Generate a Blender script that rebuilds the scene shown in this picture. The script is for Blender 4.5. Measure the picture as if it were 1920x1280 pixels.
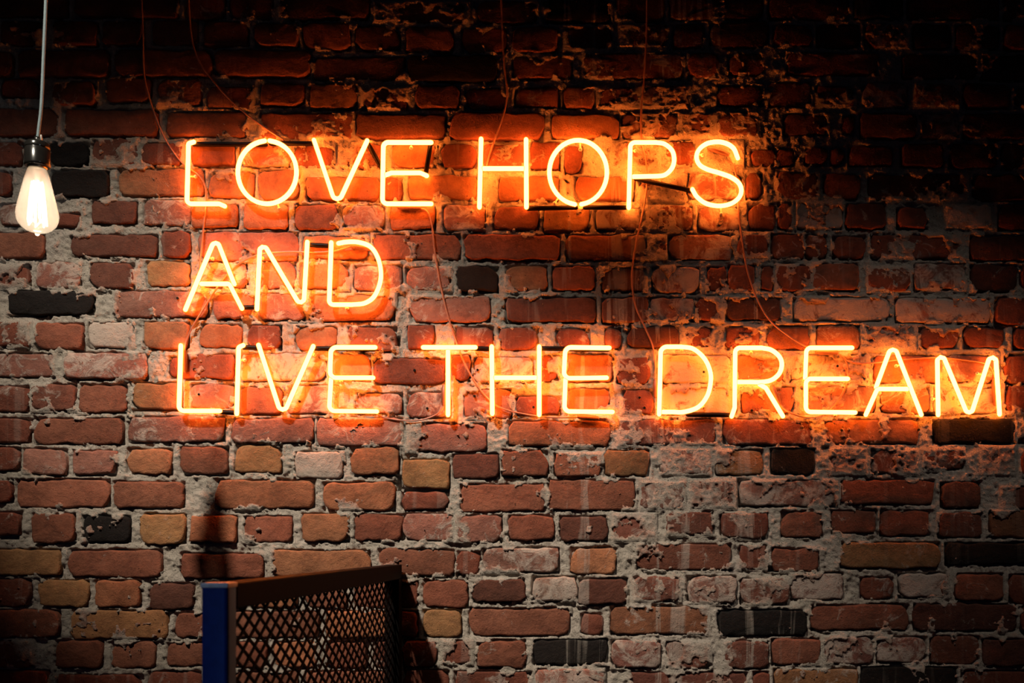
import bpy, bmesh, math, random
import numpy as np
from mathutils import Vector

# ------------------------------------------------------------------ frame
S = 800.0            # photo pixels per metre on the wall plane
CX, CY = 1118.0, 1018.0   # where the view axis meets the wall (pixels)
D = 2.4              # camera to wall
H = 1.05             # camera height
R_ = random.Random(7)
rng = np.random.default_rng(11)

def P(px, py, d=0.0):
    """pixel -> world point that stands d metres in front of the wall"""
    k = (D - d) / D / S
    return Vector(((px - CX) * k, -d, H + (CY - py) * k))

scene = bpy.context.scene
col = scene.collection
for o in list(bpy.data.objects):
    bpy.data.objects.remove(o)

# ------------------------------------------------------------------ camera
cam_d = bpy.data.cameras.new('camera')
cam = bpy.data.objects.new('camera', cam_d)
col.objects.link(cam)
cam.location = (0, -D, H)
cam.rotation_euler = (math.radians(90), 0, 0)
cam_d.sensor_fit = 'HORIZONTAL'
cam_d.sensor_width = 36.0
cam_d.lens = D * S / 1920.0 * 36.0
cam_d.shift_x = (960 - CX) / 1920.0
cam_d.shift_y = (CY - 640) / 1920.0
cam_d.clip_start = 0.02
cam_d.dof.use_dof = True
cam_d.dof.focus_distance = D - 0.01
cam_d.dof.aperture_fstop = 6.5
scene.camera = cam

# ------------------------------------------------------------------ world, lights, exposure
w = bpy.data.worlds.new('world')
scene.world = w
w.use_nodes = True
w.node_tree.nodes['Background'].inputs[0].default_value = (0.8, 0.9, 1.0, 1)
w.node_tree.nodes['Background'].inputs[1].default_value = 0.003
vs = scene.view_settings
vs.view_transform = 'Standard'
vs.look = 'None'
vs.exposure = 0.0
vs.gamma = 1.0
vs.use_curve_mapping = False

def spot(name, loc, aim, power, size, blend, colour, rad, wide=1.0):
    l = bpy.data.lights.new(name, 'SPOT')
    l.energy = power
    l.spot_size = math.radians(size)
    l.spot_blend = blend
    l.color = colour
    l.shadow_soft_size = rad
    o = bpy.data.objects.new(name, l)
    col.objects.link(o)
    o.location = loc
    o.rotation_euler = (Vector(aim) - Vector(loc)).to_track_quat('-Z', 'Y').to_euler()
    o.scale.x = wide
    return o
SPOT_A = Vector((-1.59, -2.51, H + 3.27))
SPOT_B = Vector((0.9, -2.51, H + 3.27))
AIM_A = P(660, 905)
AIM_B = P(1500, 1010)
spot('spot_light_beam', SPOT_A, AIM_A, 900, 16, 1.0, (1.0, 0.9, 0.74), 0.07, 2.1)
spot('spot_light_beam', SPOT_B, AIM_B, 115, 17, 1.0, (1.0, 0.9, 0.78), 0.05, 1.5)
spot('added_cool_beam', (1.5, -2.7, H + 1.6), P(80, 70, D * (1 - 1 / 1.27)), 66, 9, 1.0, (0.72, 0.92, 1.0), 0.03)  # narrow beam added only to brighten the pendant cord
spot('added_cool_beam', (-1.6, -3.0, 2.4), (-0.47, -1.16, 0.90), 27, 9, 1.0, (0.55, 0.72, 1.0), 0.03)  # another added beam, brightens the top and front of the end post
# the cold light of the room behind the camera
al = bpy.data.lights.new('room_light', 'AREA')
al.energy = 0.5
al.size = 0.5
al.color = (0.12, 0.28, 1.0)
ao = bpy.data.objects.new('room_light', al)
col.objects.link(ao)
ao.location = (-0.9, -3.6, 0.9)
ao.rotation_euler = (math.radians(88), 0, math.radians(-5))

# ------------------------------------------------------------------ node helpers
class NT:
    def __init__(s, name):
        s.m = bpy.data.materials.new(name)
        s.m.use_nodes = True
        s.t = s.m.node_tree
        s.t.nodes.clear()
        s.out = s.t.nodes.new('ShaderNodeOutputMaterial')
    def n(s, kind, **kw):
        x = s.t.nodes.new(kind)
        for k, v in kw.items():
            if k.startswith('i_'):
                key = k[2:]
                key = int(key) if key.isdigit() else key.replace('_', ' ')
                x.inputs[key].default_value = v
            else:
                setattr(x, k, v)
        return x
    def l(s, a, b):
        s.t.links.new(a, b)
    def noise(s, vec, scale, detail=4, rough=0.6, dist=0.0):
        x = s.n('ShaderNodeTexNoise', i_Scale=scale, i_Detail=detail, i_Roughness=rough, i_Distortion=dist)
        s.l(vec, x.inputs['Vector'])
        return x.outputs['Fac']
    def ramp(s, fac, lo, hi, a=0.0, b=1.0):
        x = s.n('ShaderNodeMapRange', i_1=lo, i_2=hi, i_3=a, i_4=b)
        x.clamp = True
        s.l(fac, x.inputs[0])
        return x.outputs[0]
    def math(s, op, a, b=None):
        x = s.n('ShaderNodeMath', operation=op)
        for i, v in enumerate((a, b)):
            if v is None: continue
            if isinstance(v, (int, float)): x.inputs[i].default_value = v
            else: s.l(v, x.inputs[i])
        return x.outputs[0]
    def mix(s, fac, a, b, blend='MIX'):
        x = s.n('ShaderNodeMix', data_type='RGBA', blend_type=blend)
        for i, v in ((0, fac), (6, a), (7, b)):
            if isinstance(v, (int, float)): x.inputs[i].default_value = v
            elif isinstance(v, tuple): x.inputs[i].default_value = (*v, 1)[:4]
            else: s.l(v, x.inputs[i])
        return x.outputs[2]
    def bsdf(s, **kw):
        x = s.n('ShaderNodeBsdfPrincipled', **kw)
        s.l(x.outputs[0], s.out.inputs[0])
        return x

def simple(name, colour, rough=0.5, metal=0.0, spec=0.5, bump=0.0, bscale=200):
    t = NT(name)
    b = t.bsdf(i_Roughness=rough, i_Metallic=metal)
    b.inputs['Specular IOR Level'].default_value = spec
    tc = t.n('ShaderNodeTexCoord').outputs['Object']
    f = t.noise(tc, bscale * 0.3, 5)
    c = t.mix(t.ramp(f, 0.3, 0.7), tuple(v * 0.8 for v in colour), tuple(min(1, v * 1.15) for v in colour))
    t.l(c, b.inputs['Base Color'])
    if bump:
        bp = t.n('ShaderNodeBump', i_Strength=bump, i_Distance=0.001)
        t.l(t.noise(tc, bscale, 3), bp.inputs['Height'])
        t.l(bp.outputs[0], b.inputs['Normal'])
    return t.m

# brick: colour, haze and streaks come from properties each brick carries
def brick_material():
    t = NT('old_brick')
    b = t.bsdf(i_Roughness=0.85)
    b.inputs['Specular IOR Level'].default_value = 0.25
    tc = t.n('ShaderNodeTexCoord').outputs['Object']
    oi = t.n('ShaderNodeObjectInfo')
    off = t.n('ShaderNodeVectorMath', operation='MULTIPLY_ADD')
    t.l(tc, off.inputs[0]); off.inputs[1].default_value = (1, 1, 1)
    cmb = t.n('ShaderNodeCombineXYZ')
    r37 = t.math('MULTIPLY', oi.outputs['Random'], 37.0)
    r91 = t.math('MULTIPLY', oi.outputs['Random'], 91.0)
    t.l(r37, cmb.inputs[0]); t.l(r91, cmb.inputs[2])
    t.l(cmb.outputs[0], off.inputs[2])
    v = off.outputs[0]
    base = oi.outputs['Color']
    big = t.noise(v, 16, 6, 0.65, 0.4)
    mid = t.noise(v, 60, 6, 0.7)
    fine = t.noise(v, 420, 4, 0.7)
    c = t.mix(t.ramp(big, 0.36, 0.64), base, t.mix(1.0, base, (0.5, 0.46, 0.46), 'MULTIPLY'))
    c = t.mix(t.ramp(mid, 0.35, 0.75, 0.0, 0.55), c, t.mix(1.0, base, (1.45, 1.35, 1.2), 'MULTIPLY'))
    c = t.mix(t.ramp(fine, 0.35, 0.7, 0.0, 0.35), c, t.mix(1.0, base, (0.55, 0.5, 0.5), 'MULTIPLY'))
    # lime haze
    hz = t.n('ShaderNodeAttribute', attribute_type='OBJECT', attribute_name='haze').outputs['Fac']
    hn = t.noise(v, 22, 8, 0.72, 0.8)
    thr = t.math('SUBTRACT', 0.78, t.math('MULTIPLY', hz, 0.42))
    hm = t.ramp(t.math('SUBTRACT', hn, thr), -0.02, 0.09, 0.0, 0.7)
    c = t.mix(hm, c, (0.54, 0.44, 0.37))
    # grey run-downs of mortar
    sk = t.n('ShaderNodeAttribute', attribute_type='OBJECT', attribute_name='streak').outputs['Fac']
    geo = t.n('ShaderNodeNewGeometry').outputs['Position']
    mp = t.n('ShaderNodeMapping'); mp.inputs['Scale'].default_value = (24, 0.0, 1.6)
    t.l(geo, mp.inputs[0])
    sn = t.noise(mp.outputs[0], 1.0, 4, 0.65, 0.5)
    sm = t.math('MULTIPLY', t.ramp(sn, 0.56, 0.62, 0.0, 0.45), sk)
    c = t.mix(sm, c, (0.46, 0.39, 0.33))
    # burnt spots and pits
    vo = t.n('ShaderNodeTexVoronoi', i_Scale=85.0); t.l(v, vo.inputs['Vector'])
    pit = t.ramp(vo.outputs['Distance'], 0.03, 0.16, 1.0, 0.0)
    pit = t.math('MULTIPLY', pit, t.ramp(mid, 0.5, 0.6))
    c = t.mix(t.math('MULTIPLY', pit, 0.8), c, (0.02, 0.012, 0.01))
    lp = t.n('ShaderNodeTexVoronoi', i_Scale=210.0); t.l(v, lp.inputs['Vector'])
    spk = t.math('MULTIPLY', t.ramp(lp.outputs['Distance'], 0.05, 0.12, 1.0, 0.0), t.ramp(big, 0.55, 0.62))
    c = t.mix(t.math('MULTIPLY', spk, 0.5), c, (0.5, 0.36, 0.25))
    t.l(c, b.inputs['Base Color'])
    h = t.math('ADD', t.math('MULTIPLY', big, 1.3), t.math('MULTIPLY', mid, 0.8))
    h = t.math('ADD', h, t.math('MULTIPLY', fine, 0.28))
    h = t.math('SUBTRACT', h, t.math('MULTIPLY', pit, 0.45))
    h = t.math('ADD', h, t.math('MULTIPLY', hm, 0.25))
    bp = t.n('ShaderNodeBump', i_Strength=1.0, i_Distance=0.0048)
    t.l(h, bp.inputs['Height']); t.l(bp.outputs[0], b.inputs['Normal'])
    return t.m

def mortar_material():
    t = NT('lime_mortar')
    b = t.bsdf(i_Roughness=0.95)
    b.inputs['Specular IOR Level'].default_value = 0.15
    tc = t.n('ShaderNodeTexCoord').outputs['Object']
    big = t.noise(tc, 7, 5, 0.6)
    mid = t.noise(tc, 45, 6, 0.7)
    fine = t.noise(tc, 300, 5, 0.75)
    c = t.mix(t.ramp(big, 0.35, 0.65), (0.61, 0.515, 0.43), (0.71, 0.595, 0.515))
    c = t.mix(t.ramp(mid, 0.35, 0.7, 0.0, 0.5), c, (0.50, 0.45, 0.365))
    c = t.mix(t.ramp(fine, 0.48, 0.70, 0.0, 0.6), c, (0.24, 0.225, 0.18))
    ws = t.n('ShaderNodeAttribute', attribute_name='wash').outputs['Fac']
    wm = t.math('MULTIPLY', ws, t.ramp(t.noise(tc, 28, 6, 0.7), 0.3, 0.62, 0.15, 0.95))
    c = t.mix(wm, c, (0.33, 0.145, 0.10))
    vo = t.n('ShaderNodeTexVoronoi', i_Scale=130.0); t.l(tc, vo.inputs['Vector'])
    pit = t.math('MULTIPLY', t.ramp(vo.outputs['Distance'], 0.08, 0.24, 1.0, 0.0), t.ramp(mid, 0.48, 0.56))
    c = t.mix(t.math('MULTIPLY', pit, 0.75), c, (0.05, 0.042, 0.035))
    t.l(c, b.inputs['Base Color'])
    h = t.math('ADD', t.math('MULTIPLY', mid, 1.3), t.math('MULTIPLY', fine, 0.95))
    h = t.math('SUBTRACT', h, t.math('MULTIPLY', pit, 0.5))
    bp = t.n('ShaderNodeBump', i_Strength=1.0, i_Distance=0.0065)
    t.l(h, bp.inputs['Height']); t.l(bp.outputs[0], b.inputs['Normal'])
    return t.m

def emission(name, colour, strength):
    t = NT(name)
    e = t.n('ShaderNodeEmission', i_Strength=strength)
    e.inputs[0].default_value = (*colour, 1)
    t.l(e.outputs[0], t.out.inputs[0])
    return t.m

def neon_shell():
    # thin glowing glass wall of the tube: mostly clear, faintly lit
    t = NT('neon_glass')
    e = t.n('ShaderNodeEmission', i_Strength=1.0); e.inputs[0].default_value = (1.6, 0.36, 0.05, 1)
    tr = t.n('ShaderNodeBsdfTransparent'); tr.inputs[0].default_value = (1, 1, 1, 1)
    mx = t.n('ShaderNodeMixShader', i_0=0.62)
    t.l(tr.outputs[0], mx.inputs[1]); t.l(e.outputs[0], mx.inputs[2])
    t.l(mx.outputs[0], t.out.inputs[0])
    return t.m

def bulb_glass():
    t = NT('bulb_glass')
    tr = t.n('ShaderNodeBsdfTransparent'); tr.inputs[0].default_value = (1, 0.97, 0.92, 1)
    tl = t.n('ShaderNodeBsdfTranslucent'); tl.inputs[0].default_value = (1, 0.93, 0.82, 1)
    gl = t.n('ShaderNodeBsdfGlossy', i_Roughness=0.05)
    m1 = t.n('ShaderNodeMixShader', i_0=0.38)
    t.l(tr.outputs[0], m1.inputs[1]); t.l(tl.outputs[0], m1.inputs[2])
    fr = t.n('ShaderNodeFresnel', i_IOR=1.4)
    m2 = t.n('ShaderNodeMixShader')
    t.l(fr.outputs[0], m2.inputs[0]); t.l(m1.outputs[0], m2.inputs[1]); t.l(gl.outputs[0], m2.inputs[2])
    t.l(m2.outputs[0], t.out.inputs[0])
    return t.m

M = dict(
    brick=brick_material(), mortar=mortar_material(),
    neon=emission('neon_glow', (1.0, 0.196, 0.021), 90.0), shell=neon_shell(),
    black_tube=simple('blacked_out_glass', (0.005, 0.003, 0.0025), 0.4, 0, 0.08),
    boot=simple('brown_rubber', (0.16, 0.06, 0.035), 0.45),
    cable=simple('clear_sleeved_cable', (0.34, 0.16, 0.11), 0.3),
    clear=simple('clear_plastic', (0.62, 0.50, 0.42), 0.2),
    screw=simple('screw_steel', (0.55, 0.5, 0.45), 0.35, 0.8),
    blackpaint=simple('black_metal_paint', (0.006, 0.005, 0.005), 0.55, 0.0, 0.03, 0.15, 300),
    blue_reflection=simple('paint_with_blue_reflection', (0.012, 0.04, 0.22), 0.3, 0.0, 0.5, 0.1, 300),  # blue stands for a cold reflection, put into the post's colour
    cap=simple('painted_highlight', (0.85, 0.87, 0.9), 0.3, 0.0),  # near-white colour stands in for a highlight along the post top
    socket=simple('black_bakelite', (0.01, 0.009, 0.008), 0.2),
    brass=simple('bulb_collar', (0.5, 0.42, 0.3), 0.3, 0.9),
    cord=simple('grey_braided_cord', (0.15, 0.195, 0.205), 0.6, 0.0, 0.4, 0.6, 900),
    filament=emission('filament_glow', (1.0, 0.84, 0.64), 7.0), bulb=bulb_glass(),
    floor=simple('dark_floorboards', (0.09, 0.06, 0.04), 0.5, 0, 0.4, 0.3, 60),
    ceiling=simple('dark_ceiling_paint', (0.02, 0.02, 0.02), 0.8),
)

# ------------------------------------------------------------------ object helpers
def obj(name, bm, mats, parent=None, smooth=True):
    me = bpy.data.meshes.new(name)
    bm.to_mesh(me); bm.free()
    if smooth:
        me.polygons.foreach_set('use_smooth', [True] * len(me.polygons))
    for m in (mats if isinstance(mats, (list, tuple)) else [mats]):
        me.materials.append(m)
    o = bpy.data.objects.new(name, me)
    col.objects.link(o)
    if parent is not None:
        o.parent = parent
    return o

def recentre(o, c):
    """move an object's origin to c without moving its surface"""
    c = Vector(c)
    o.data.transform(__import__('mathutils').Matrix.Translation(-c))
    o.location = c
    return o

def empty(name, loc, label, cat, group=None):
    o = bpy.data.objects.new(name, None)
    o.empty_display_size = 0.05
    col.objects.link(o)
    o.location = loc
    o['label'] = label; o['category'] = cat
    if group: o['group'] = group
    return o

def tag(o, label, cat, group=None):
    o['label'] = label; o['category'] = cat
    if group: o['group'] = group
    return o

def child(o, parent):
    o.parent = parent
    o.matrix_parent_inverse.identity()
    o.location = o.location - parent.location
    return o

def box(bm, a, b, bev=0.0, seg=2):
    a = Vector(a); b = Vector(b)
    r = bmesh.ops.create_cube(bm, size=1.0)
    for v in r['verts']:
        v.co = Vector(((a.x + b.x) / 2 + v.co.x * abs(b.x - a.x), (a.y + b.y) / 2 + v.co.y * abs(b.y - a.y), (a.z + b.z) / 2 + v.co.z * abs(b.z - a.z)))
    if bev:
        es = list({e for v in r['verts'] for e in v.link_edges})
        bmesh.ops.bevel(bm, geom=es, offset=bev, segments=seg, affect='EDGES', profile=0.5)

def sweep(bm, pts, rad, seg=10, mat=0, cap=True):
    """tube through pts (Vectors); rad number or list"""
    n = len(pts)
    rads = rad if isinstance(rad, list) else [rad] * n
    tang = []
    for i in range(n):
        a = pts[max(0, i - 1)]; b = pts[min(n - 1, i + 1)]
        tang.append((b - a).normalized())
    ref = Vector((0, 1, 0))
    if abs(tang[0].dot(ref)) > 0.9: ref = Vector((1, 0, 0))
    u = (ref - tang[0] * ref.dot(tang[0])).normalized()
    rings = []
    for i in range(n):
        t = tang[i]
        u = (u - t * u.dot(t))
        if u.length < 1e-6: u = t.orthogonal()
        u.normalize()
        v = t.cross(u)
        rings.append([bm.verts.new(pts[i] + (u * math.cos(2 * math.pi * k / seg) + v * math.sin(2 * math.pi * k / seg)) * rads[i]) for k in range(seg)])
    fs = []
    for i in range(n - 1):
        for k in range(seg):
            k2 = (k + 1) % seg
            fs.append(bm.faces.new((rings[i][k], rings[i][k2], rings[i + 1][k2], rings[i + 1][k])))
    if cap:
        for ring, t, p, r, flip in ((rings[0], -tang[0], pts[0], rads[0], True), (rings[-1], tang[-1], pts[-1], rads[-1], False)):
            prev = ring
            for a in (35, 65):
                c = math.cos(math.radians(a)); s_ = math.sin(math.radians(a))
                new = [bm.verts.new(p + (q.co - p) * c + t * r * s_) for q in ring]
                for k in range(seg):
                    k2 = (k + 1) % seg
                    f = (prev[k], prev[k2], new[k2], new[k])
                    fs.append(bm.faces.new(f[::-1] if flip else f))
                prev = new
            fs.append(bm.faces.new(prev[::-1] if flip else prev))
    for f in fs: f.material_index = mat
    return rings

def lathe(bm, prof, c, seg=24, mat=0):
    """prof: (radius, z) pairs around the vertical axis through c"""
    rings = []
    for r, z in prof:
        rings.append([bm.verts.new((c[0] + r * math.cos(2 * math.pi * k / seg), c[1] + r * math.sin(2 * math.pi * k / seg), c[2] + z)) for k in range(seg)])
    for a, b in zip(rings, rings[1:]):
        for k in range(seg):
            f = bm.faces.new((a[k], a[(k + 1) % seg], b[(k + 1) % seg], b[k]))
            f.material_index = mat
    for ring in (rings[0], rings[-1]):
        try: bm.faces.new(ring).material_index = mat
        except ValueError: pass
    bmesh.ops.recalc_face_normals(bm, faces=bm.faces[:])

# ------------------------------------------------------------------ bricks (traced: x0 x1 y0 y1 kind)
# r red  o orange  b dark red brown  k burnt black  t tan  p pale hazed  s red smeared with mortar  m mostly under mortar  g grey lime
ROWS = """
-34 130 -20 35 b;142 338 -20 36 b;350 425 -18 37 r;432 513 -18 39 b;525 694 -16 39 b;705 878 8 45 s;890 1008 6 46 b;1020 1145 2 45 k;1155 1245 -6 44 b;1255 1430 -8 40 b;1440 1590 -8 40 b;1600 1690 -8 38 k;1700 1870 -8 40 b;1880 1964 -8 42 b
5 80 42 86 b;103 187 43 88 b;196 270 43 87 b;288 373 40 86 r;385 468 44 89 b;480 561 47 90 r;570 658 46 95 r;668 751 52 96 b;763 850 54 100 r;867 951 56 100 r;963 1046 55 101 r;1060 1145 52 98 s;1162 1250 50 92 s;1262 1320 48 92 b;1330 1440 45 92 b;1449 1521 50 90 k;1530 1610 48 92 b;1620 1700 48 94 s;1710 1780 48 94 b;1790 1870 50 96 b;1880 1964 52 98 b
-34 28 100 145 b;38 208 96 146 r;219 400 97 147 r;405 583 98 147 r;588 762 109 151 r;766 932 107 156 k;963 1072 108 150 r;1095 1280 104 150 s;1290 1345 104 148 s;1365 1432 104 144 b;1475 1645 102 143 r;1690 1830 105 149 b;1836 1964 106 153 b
5 75 152 186 k;103 183 157 201 s;202 286 150 192 r;300 381 153 200 s;392 475 166 204 s;491 573 160 201 r;582 670 160 206 o;680 765 168 208 s;780 862 163 206 b;873 950 168 206 p;965 1050 168 203 r;1055 1115 166 205 b;1122 1196 168 204 m;1204 1290 166 204 m;1345 1430 164 200 r;1441 1520 157 203 r;1529 1602 165 203 s;1615 1700 160 203 p;1712 1795 162 204 m;1805 1892 162 206 b;1900 1964 165 206 b
-34 117 206 257 r;126 298 208 257 r;313 463 212 257 r;490 662 215 262 s;670 837 218 261 b;846 1020 216 264 r;1035 1160 217 262 o;1166 1268 216 260 s;1276 1336 216 260 m;1345 1420 214 258 s;1469 1551 216 255 r;1577 1601 219 254 b;1612 1716 216 262 b;1722 1795 216 262 p;1802 1964 216 263 b
-34 45 268 312 p;92 169 270 312 k;176 262 264 312 s;268 345 272 312 s;362 442 272 312 r;452 545 272 314 p;555 628 276 318 o;640 716 270 316 s;736 818 271 316 o;829 893 274 316 r;905 985 274 320 s;996 1050 268 318 p;1060 1092 276 326 b;1150 1236 270 316 m;1250 1300 268 312 p;1320 1392 270 314 m;1409 1456 282 313 b;1455 1489 282 312 b;1508 1550 279 312 b;1556 1582 280 312 b;1590 1673 277 313 b;1688 1766 272 315 b;1778 1867 272 318 b;1875 1964 272 320 b
-34 25 325 370 p;100 206 323 371 k;224 384 320 369 o;393 478 326 372 o;488 562 322 376 o;577 712 336 377 o;716 755 336 376 p;768 895 333 374 o;937 1046 335 378 o;1060 1072 340 372 s;1080 1190 334 378 o;1198 1282 334 378 m;1290 1392 330 376 p;1399 1428 328 376 r;1457 1533 328 376 s;1543 1611 330 375 b;1627 1811 329 378 s;1822 1964 330 378 b
5 88 384 425 p;98 152 402 427 r;176 259 380 421 b;272 360 378 424 p;363 448 386 428 o;460 541 386 431 o;555 634 386 432 r;645 722 388 430 p;734 817 390 432 o;833 911 385 434 p;926 1010 390 432 r;1019 1106 393 436 t;1117 1200 392 432 p;1216 1296 390 433 s;1308 1386 391 435 p;1402 1453 385 433 r;1458 1483 384 430 b;1493 1578 382 430 g;1585 1658 384 430 b;1680 1735 392 430 k;1772 1855 388 430 g;1870 1964 386 434 b
-34 86 438 486 r;137 298 442 482 b;307 358 437 485 r;375 560 437 490 p;570 690 446 486 o;700 864 441 487 r;873 1050 443 489 r;1062 1210 443 490 r;1216 1250 446 486 m;1252 1372 442 488 p;1380 1438 442 486 s;1445 1508 441 487 p;1509 1549 443 486 k;1560 1622 445 487 p;1632 1800 442 486 s;1817 1964 444 490 b
-34 60 500 541 s;72 155 494 542 p;173 254 495 542 b;277 358 492 537 t;382 465 495 540 p;488 556 492 542 p;565 655 496 542 o;665 755 500 546 p;762 845 504 545 p;858 935 502 548 k;948 1026 500 546 o;1036 1115 502 545 r;1128 1210 505 547 s;1222 1311 503 550 p;1326 1362 502 548 g;1364 1414 500 546 b;1426 1450 502 546 b;1455 1523 500 547 s;1523 1607 497 545 r;1626 1702 504 546 m;1712 1807 497 545 p;1818 1905 499 548 b;1911 1964 502 550 b
20 180 548 591 k;217 392 547 595 p;404 478 552 598 p;486 574 552 602 p;583 741 555 602 o;770 920 558 605 p;948 1118 560 604 b;1128 1216 560 606 b;1218 1300 560 603 p;1306 1354 562 602 s;1360 1462 560 602 b;1486 1665 560 603 p;1677 1855 561 606 p;1863 1964 560 610 t
-34 60 605 650 s;70 160 608 656 r;170 253 605 652 g;272 356 606 656 o;378 455 610 652 o;468 530 612 655 k;555 632 614 656 o;653 745 614 658 r;765 815 613 655 p;855 926 614 656 o;936 1010 616 656 p;1043 1106 618 656 o;1135 1165 616 654 r;1175 1272 614 652 b;1284 1334 616 654 m;1360 1424 614 656 p;1438 1516 612 655 o;1530 1610 612 655 o;1620 1712 612 655 m;1722 1796 616 654 s;1805 1880 615 652 b;1898 1964 616 655 b
-34 108 664 707 p;125 278 663 711 p;320 336 670 708 r;345 441 665 711 r;450 612 664 714 p;624 696 664 714 o;703 836 674 720 b;848 882 668 716 o;890 1000 672 718 p;1012 1048 668 716 o;1060 1150 665 716 o;1155 1216 672 720 s;1232 1368 668 718 p;1380 1470 668 718 o;1482 1622 666 716 p;1636 1762 669 718 o;1772 1868 668 718 p;1880 1964 668 720 b
-34 58 725 772 p;64 144 722 770 s;153 240 722 773 r;253 344 720 768 t;362 440 722 766 p;450 530 728 776 r;540 650 724 776 p;668 756 738 776 p;765 846 736 782 p;872 960 732 784 p;968 1052 744 778 p;1064 1142 730 772 o;1167 1226 732 776 g;1238 1382 726 776 p;1390 1488 726 774 o;1500 1640 726 774 p;1650 1740 726 774 o;1750 1872 728 774 p;1884 1964 724 776 r
-34 61 785 830 r;66 234 785 832 r;243 423 782 828 p;437 590 786 830 p;596 756 784 836 p;766 913 795 846 p;955 1142 790 836 o;1161 1340 788 834 s;1355 1521 787 835 r;1545 1720 788 832 o;1748 1900 788 832 k;1908 1964 795 832 b
-34 41 840 883 r;47 128 842 889 p;140 220 845 889 p;240 324 842 888 o;340 430 839 889 r;443 530 835 885 t;556 643 848 896 g;660 749 840 889 o;755 843 862 915 t;850 936 852 896 b;942 1028 845 892 r;1040 1126 850 893 r;1134 1216 845 892 t;1238 1330 842 890 m;1342 1430 844 890 t;1444 1526 842 888 k;1556 1622 840 890 m;1632 1718 845 888 s;1728 1806 842 880 s;1836 1900 838 890 m;1910 1964 845 892 m
-34 26 900 942 b;34 208 900 950 r;216 347 904 952 r;407 591 901 952 o;609 742 905 957 o;755 843 922 955 b;865 1022 908 958 r;1028 1190 900 955 r;1202 1282 904 954 m;1292 1376 902 952 m;1384 1569 902 949 p;1575 1750 900 945 r;1762 1836 905 952 b;1872 1964 912 954 b
-34 42 960 1002 p;65 144 963 1017 r;158 246 967 1016 k;265 350 964 1019 t;360 446 967 1016 o;460 549 968 1015 r;567 656 963 1014 o;667 756 965 1013 r;758 850 963 1012 p;856 942 966 1016 p;955 1039 967 1012 r;1050 1139 968 1014 b;1150 1228 964 1012 s;1250 1336 960 1002 s;1350 1438 962 1008 s;1464 1540 960 1006 r;1558 1641 958 999 r;1649 1741 958 1004 r;1757 1838 960 1007 s;1853 1964 957 1007 o
-34 117 1030 1077 t;132 306 1031 1080 r;342 496 1037 1082 r;511 695 1031 1080 o;711 853 1030 1078 r;858 901 1034 1077 p;906 1049 1027 1072 p;1070 1155 1027 1074 o;1194 1370 1020 1067 r;1385 1436 1022 1066 s;1447 1533 1028 1070 r;1574 1760 1017 1064 t;1770 1964 1018 1057 k
-34 61 1085 1136 r;76 168 1088 1137 t;182 266 1088 1137 o;283 366 1093 1141 b;384 456 1092 1138 r;470 560 1090 1138 o;575 652 1090 1138 r;665 740 1088 1138 r;752 785 1088 1138 r;795 878 1088 1137 r;888 984 1085 1127 b;998 1081 1080 1124 g;1085 1176 1085 1132 b;1188 1274 1081 1126 s;1287 1380 1080 1130 p;1388 1479 1084 1132 s;1482 1580 1075 1122 p;1612 1674 1083 1121 k;1683 1776 1075 1118 g;1788 1878 1075 1125 r;1890 1964 1078 1130 b
-34 116 1143 1194 r;137 318 1143 1196 t;331 420 1150 1194 r;436 600 1146 1194 r;614 736 1145 1194 o;748 784 1145 1192 b;795 866 1143 1193 t;880 1069 1140 1190 r;1090 1130 1150 1188 k;1145 1328 1137 1188 o;1345 1511 1144 1190 k;1520 1702 1134 1180 r;1712 1903 1132 1182 b;1912 1964 1136 1184 b
-34 66 1200 1250 s;108 195 1200 1251 r;212 293 1203 1251 r;315 402 1205 1247 r;420 502 1204 1250 r;515 600 1203 1250 o;614 690 1202 1250 r;702 744 1202 1250 b;756 820 1200 1248 b;830 886 1200 1242 s;896 985 1200 1250 r;1000 1139 1199 1244 k;1147 1238 1200 1250 p;1250 1330 1203 1252 s;1356 1440 1202 1252 s;1446 1535 1197 1244 r;1543 1636 1193 1243 p;1642 1735 1193 1240 p;1742 1833 1192 1243 r;1840 1964 1198 1248 b
-34 97 1256 1310 r;108 270 1264 1312 k;280 378 1258 1310 b;390 560 1258 1310 r;574 744 1258 1310 r;758 842 1256 1308 b;852 996 1258 1310 p;1006 1132 1254 1306 p;1180 1400 1260 1310 s;1412 1440 1258 1308 r;1450 1606 1253 1304 t;1614 1792 1250 1300 k;1800 1964 1256 1306 b
"""
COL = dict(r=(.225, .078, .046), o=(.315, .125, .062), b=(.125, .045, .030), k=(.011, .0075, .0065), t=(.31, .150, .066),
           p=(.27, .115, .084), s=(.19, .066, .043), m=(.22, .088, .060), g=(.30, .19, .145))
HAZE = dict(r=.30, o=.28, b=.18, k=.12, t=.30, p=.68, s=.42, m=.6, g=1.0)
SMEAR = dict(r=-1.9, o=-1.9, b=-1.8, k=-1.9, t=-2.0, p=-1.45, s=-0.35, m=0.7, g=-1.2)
BR = []
for row in ROWS.strip().splitlines():
    for it in row.split(';'):
        a = it.split()
        BR.append((float(a[0]), float(a[1]), float(a[2]), float(a[3]), a[4]))
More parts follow.
